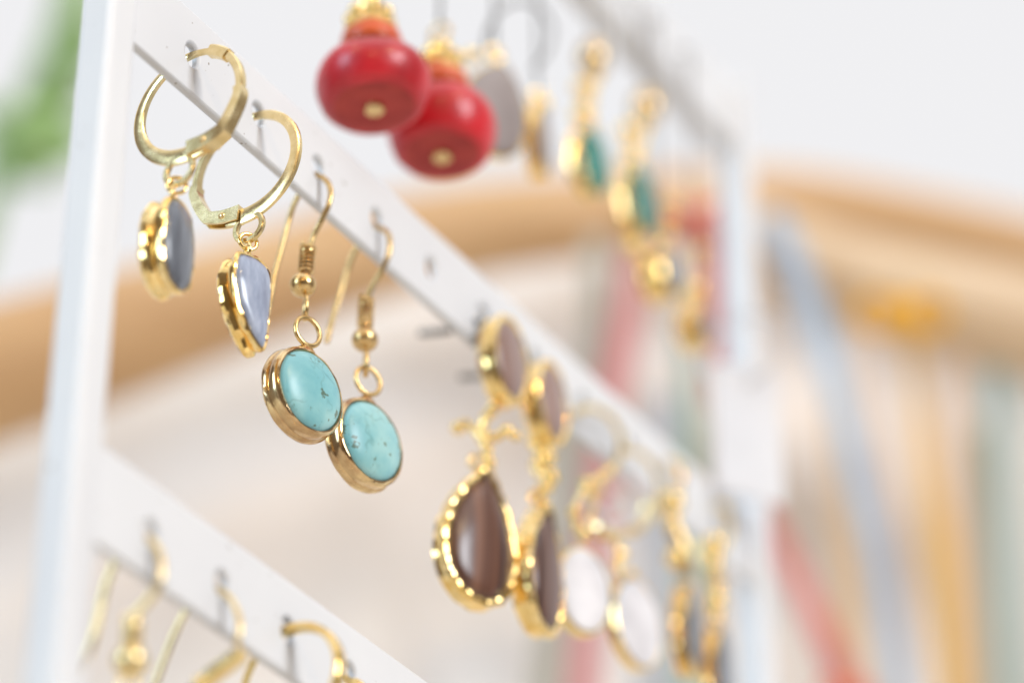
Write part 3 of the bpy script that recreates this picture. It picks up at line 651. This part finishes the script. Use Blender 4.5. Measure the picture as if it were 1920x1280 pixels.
# cloth hung behind the hoop
m = MB(); st = 0
cl = [W(x, y - 8, BZ(z) + .04) for x, y, z in bA]
cl = spline(cl, 6); nrow = 14; nc = len(cl)
for j in range(nrow):
    for i, p in enumerate(cl):
        q = p - Z * (0.028 * j); q = q + Vector((0, 1, 0)) * (0.0015 * math.sin(i * 0.9 + j * .2) * min(1, j / 5))
        m.v.append(q)
for j in range(nrow - 1):
    for i in range(nc - 1):
        a = j * nc + i; m.f.append((a, a + 1, a + nc + 1, a + nc))
o = m.build('cloth', CLOTH, None, origin=cl[30]); so = o.modifiers.new('thickness', 'SOLIDIFY'); so.thickness = 0.0015
tag(o, 'cream linen cloth hanging below the wooden hoop as backdrop', 'cloth')
def ribbon(pts, wpx, c, label, name='ribbon', grp='ribbons hanging from the wooden rail', tw=0.0):
    P = spline(lst(pts), 6); n = len(P)
    v = spline([Vector((x, 0, 0)) for x in wpx], 6) if isinstance(wpx, list) else [Vector((wpx, 0, 0))] * n
    side = [(F + R * (tw * math.sin(i * 0.35))).normalized() for i in range(n)]
    m = MB().sweep(P, side, [spx(a.x, p) for a, p in zip(v, P)], .0005)
    tag(m.build(name, flat(name + '_satin', c, 0.45), None, origin=P[0]), label, 'ribbon', grp)
ribbon([(1445, 400, .59), (1500, 520, .585), (1560, 700, .58), (1610, 900, .575), (1650, 1080, .57), (1700, 1340, .57)], [46, 54, 50, 46, 42, 38], (0.46, 0.60, 0.76), 'pale grey-blue ribbon running down at a slant, right of the tag', tw=.5)
ribbon([(1400, 900, .56), (1450, 990, .56), (1500, 1090, .56), (1550, 1200, .56), (1610, 1340, .56)], [40, 42, 46, 50, 56], (0.80, 0.30, 0.27), 'salmon red ribbon slanting from below the tag', tw=.5)
ribbon([(1555, 760, .60), (1575, 900, .60), (1590, 1050, .60), (1600, 1340, .60)], [22, 34, 50, 66], (0.80, 0.58, 0.36), 'tan ribbon behind the salmon red one')
ribbon([(1705, 600, .60), (1715, 700, .60), (1735, 850, .60), (1765, 1050, .60), (1795, 1340, .60)], [34, 26, 44, 58, 66], (0.88, 0.55, 0.19), 'broad amber ribbon hanging from the yellow knot', tw=.4)
ribbon([(1865, 690, .62), (1868, 850, .62), (1875, 1050, .62), (1885, 1340, .62)], [38, 34, 32, 30], (0.30, 0.54, 0.58), 'muted teal ribbon near the right edge')
ribbon([(1935, 720, .62), (1935, 900, .62), (1935, 1340, .62)], [40, 50, 60], (0.66, 0.69, 0.66), 'sage grey ribbon at the far right edge')
ribbon([(1835, 800, .63), (1845, 1000, .63), (1858, 1340, .63)], [20, 40, 54], (0.55, 0.52, 0.38), 'olive ribbon between the amber and teal ones')
ribbon([(1612, 560, .61), (1640, 800, .61), (1670, 1000, .61), (1700, 1340, .61)], [40, 44, 50, 60], (0.80, 0.68, 0.60), 'pale peach ribbon between the blue and amber ones')
ribbon([(1780, 600, .615), (1795, 800, .615), (1812, 1000, .615), (1830, 1340, .615)], [30, 50, 54, 50], (0.80, 0.64, 0.52), 'peach ribbon right of the amber one')
ribbon([(1185, 460, .565), (1180, 560, .565), (1160, 680, .565), (1140, 800, .565), (1120, 960, .565), (1090, 1340, .565)], [44, 52, 56, 56, 52, 60], (0.74, 0.32, 0.32), 'faded red ribbon behind the green stone drops')
ribbon([(1118, 440, .57), (1115, 620, .57), (1090, 760, .57), (1065, 900, .57), (1020, 1340, .57)], [40, 44, 50, 60, 60], (0.60, 0.60, 0.52), 'grey-green ribbon left of the faded red one')
ribbon([(1285, 620, .57), (1292, 740, .57), (1296, 860, .57), (1290, 1340, .57)], [24, 30, 34, 40], (0.30, 0.50, 0.42), 'thin green ribbon left of the tag')
ribbon([(1240, 740, .58), (1235, 860, .58), (1228, 1340, .58)], [60, 66, 80], (0.62, 0.66, 0.73), 'pale blue ribbon behind the middle bar, left of the tag')
ribbon([(1318, 420, .56), (1330, 520, .56), (1340, 640, .56), (1345, 760, .56)], [40, 44, 40, 36], (0.72, 0.26, 0.24), 'short salmon ribbon just left of the right post')
def bow(px, py, z, s, c, label, cat='bow'):
    o_ = W(px, py, BZ(z)); e = thing('ribbon_bow', label, cat, o_)
    mt = flat('bow_satin', c, 0.45)
    for sg in (-1, 1):
        a = [o_, o_ + R * sg * s * .8 + U * s * .5, o_ + R * sg * s * 1.25, o_ + R * sg * s * .8 - U * s * .45]
        MB().sweep(spline(a, 7, True), F, s * .3, s * .8, closed=True).build('bow_loop', mt, e)
    MB().ball(o_, s * .6, 16, 0.9).build('knot', mt, e)
bow(1692, 590, .56, .0055, (0.88, 0.45, 0.03), 'yellow ribbon bow tied round the pale rail')
bow(1302, 410, .56, .0045, (0.75, 0.14, 0.10), 'small red bow left of the right post')
bow(1585, 1300, .55, .003, (0.80, 0.16, 0.05), 'bright red bow at the lower right edge of frame')
# plant at the upper left
LEAF = plain('leaf_green', (0.17, 0.33, 0.09), (0.30, 0.48, 0.16), 0.5, 40)
o_ = W(-60, 640, .62)
e = thing('leafy_plant', 'green leafy plant blurred behind the left post', 'plant', o_)
stem = spline([W(-60, 520, .62), W(-10, 340, .62), W(60, 180, .62), W(120, 30, .62), W(150, -150, .62)], 8)
MB().tube(stem, .0022, 8).build('stem', LEAF, e)
rnd = random.Random(3)
for (x, y, L, ang) in ((150, 20, 150, 80), (130, 110, 140, 60), (110, 190, 150, 20), (60, 235, 150, 200), (90, 290, 150, 10), (20, 290, 150, 190), (130, 250, 110, -30), (165, 80, 120, 100), (160, -60, 150, 60), (0, 230, 120, 150), (40, 320, 120, 160)):
    c = W(x, y, .62 + rnd.uniform(-.03, .03)); L = spx(L, c); a = math.radians(ang)
    dx = R * math.cos(a) + U * math.sin(a); sd = (R * -math.sin(a) + U * math.cos(a) + F * rnd.uniform(-.5, .5)).normalized(); m = MB()
    k = 9
    for i in range(k):
        s = i / (k - 1); wd = L * .26 * math.sin(math.pi * min(.97, s * .93 + .04)) ** .8; q = c + dx * L * (s - .5) - F * (.006 * math.sin(math.pi * s))
        m.v += [q - sd * wd + F * .002, q, q + sd * wd + F * .002]
    for i in range(k - 1):
        for j in (0, 1): b = i * 3 + j; m.f.append((b, b + 1, b + 4, b + 3))
    o = m.build('leaf', LEAF, e); s_ = o.modifiers.new('thickness', 'SOLIDIFY'); s_.thickness = .0005
for o in bpy.data.objects:
    if '_o' in o: del o['_o']
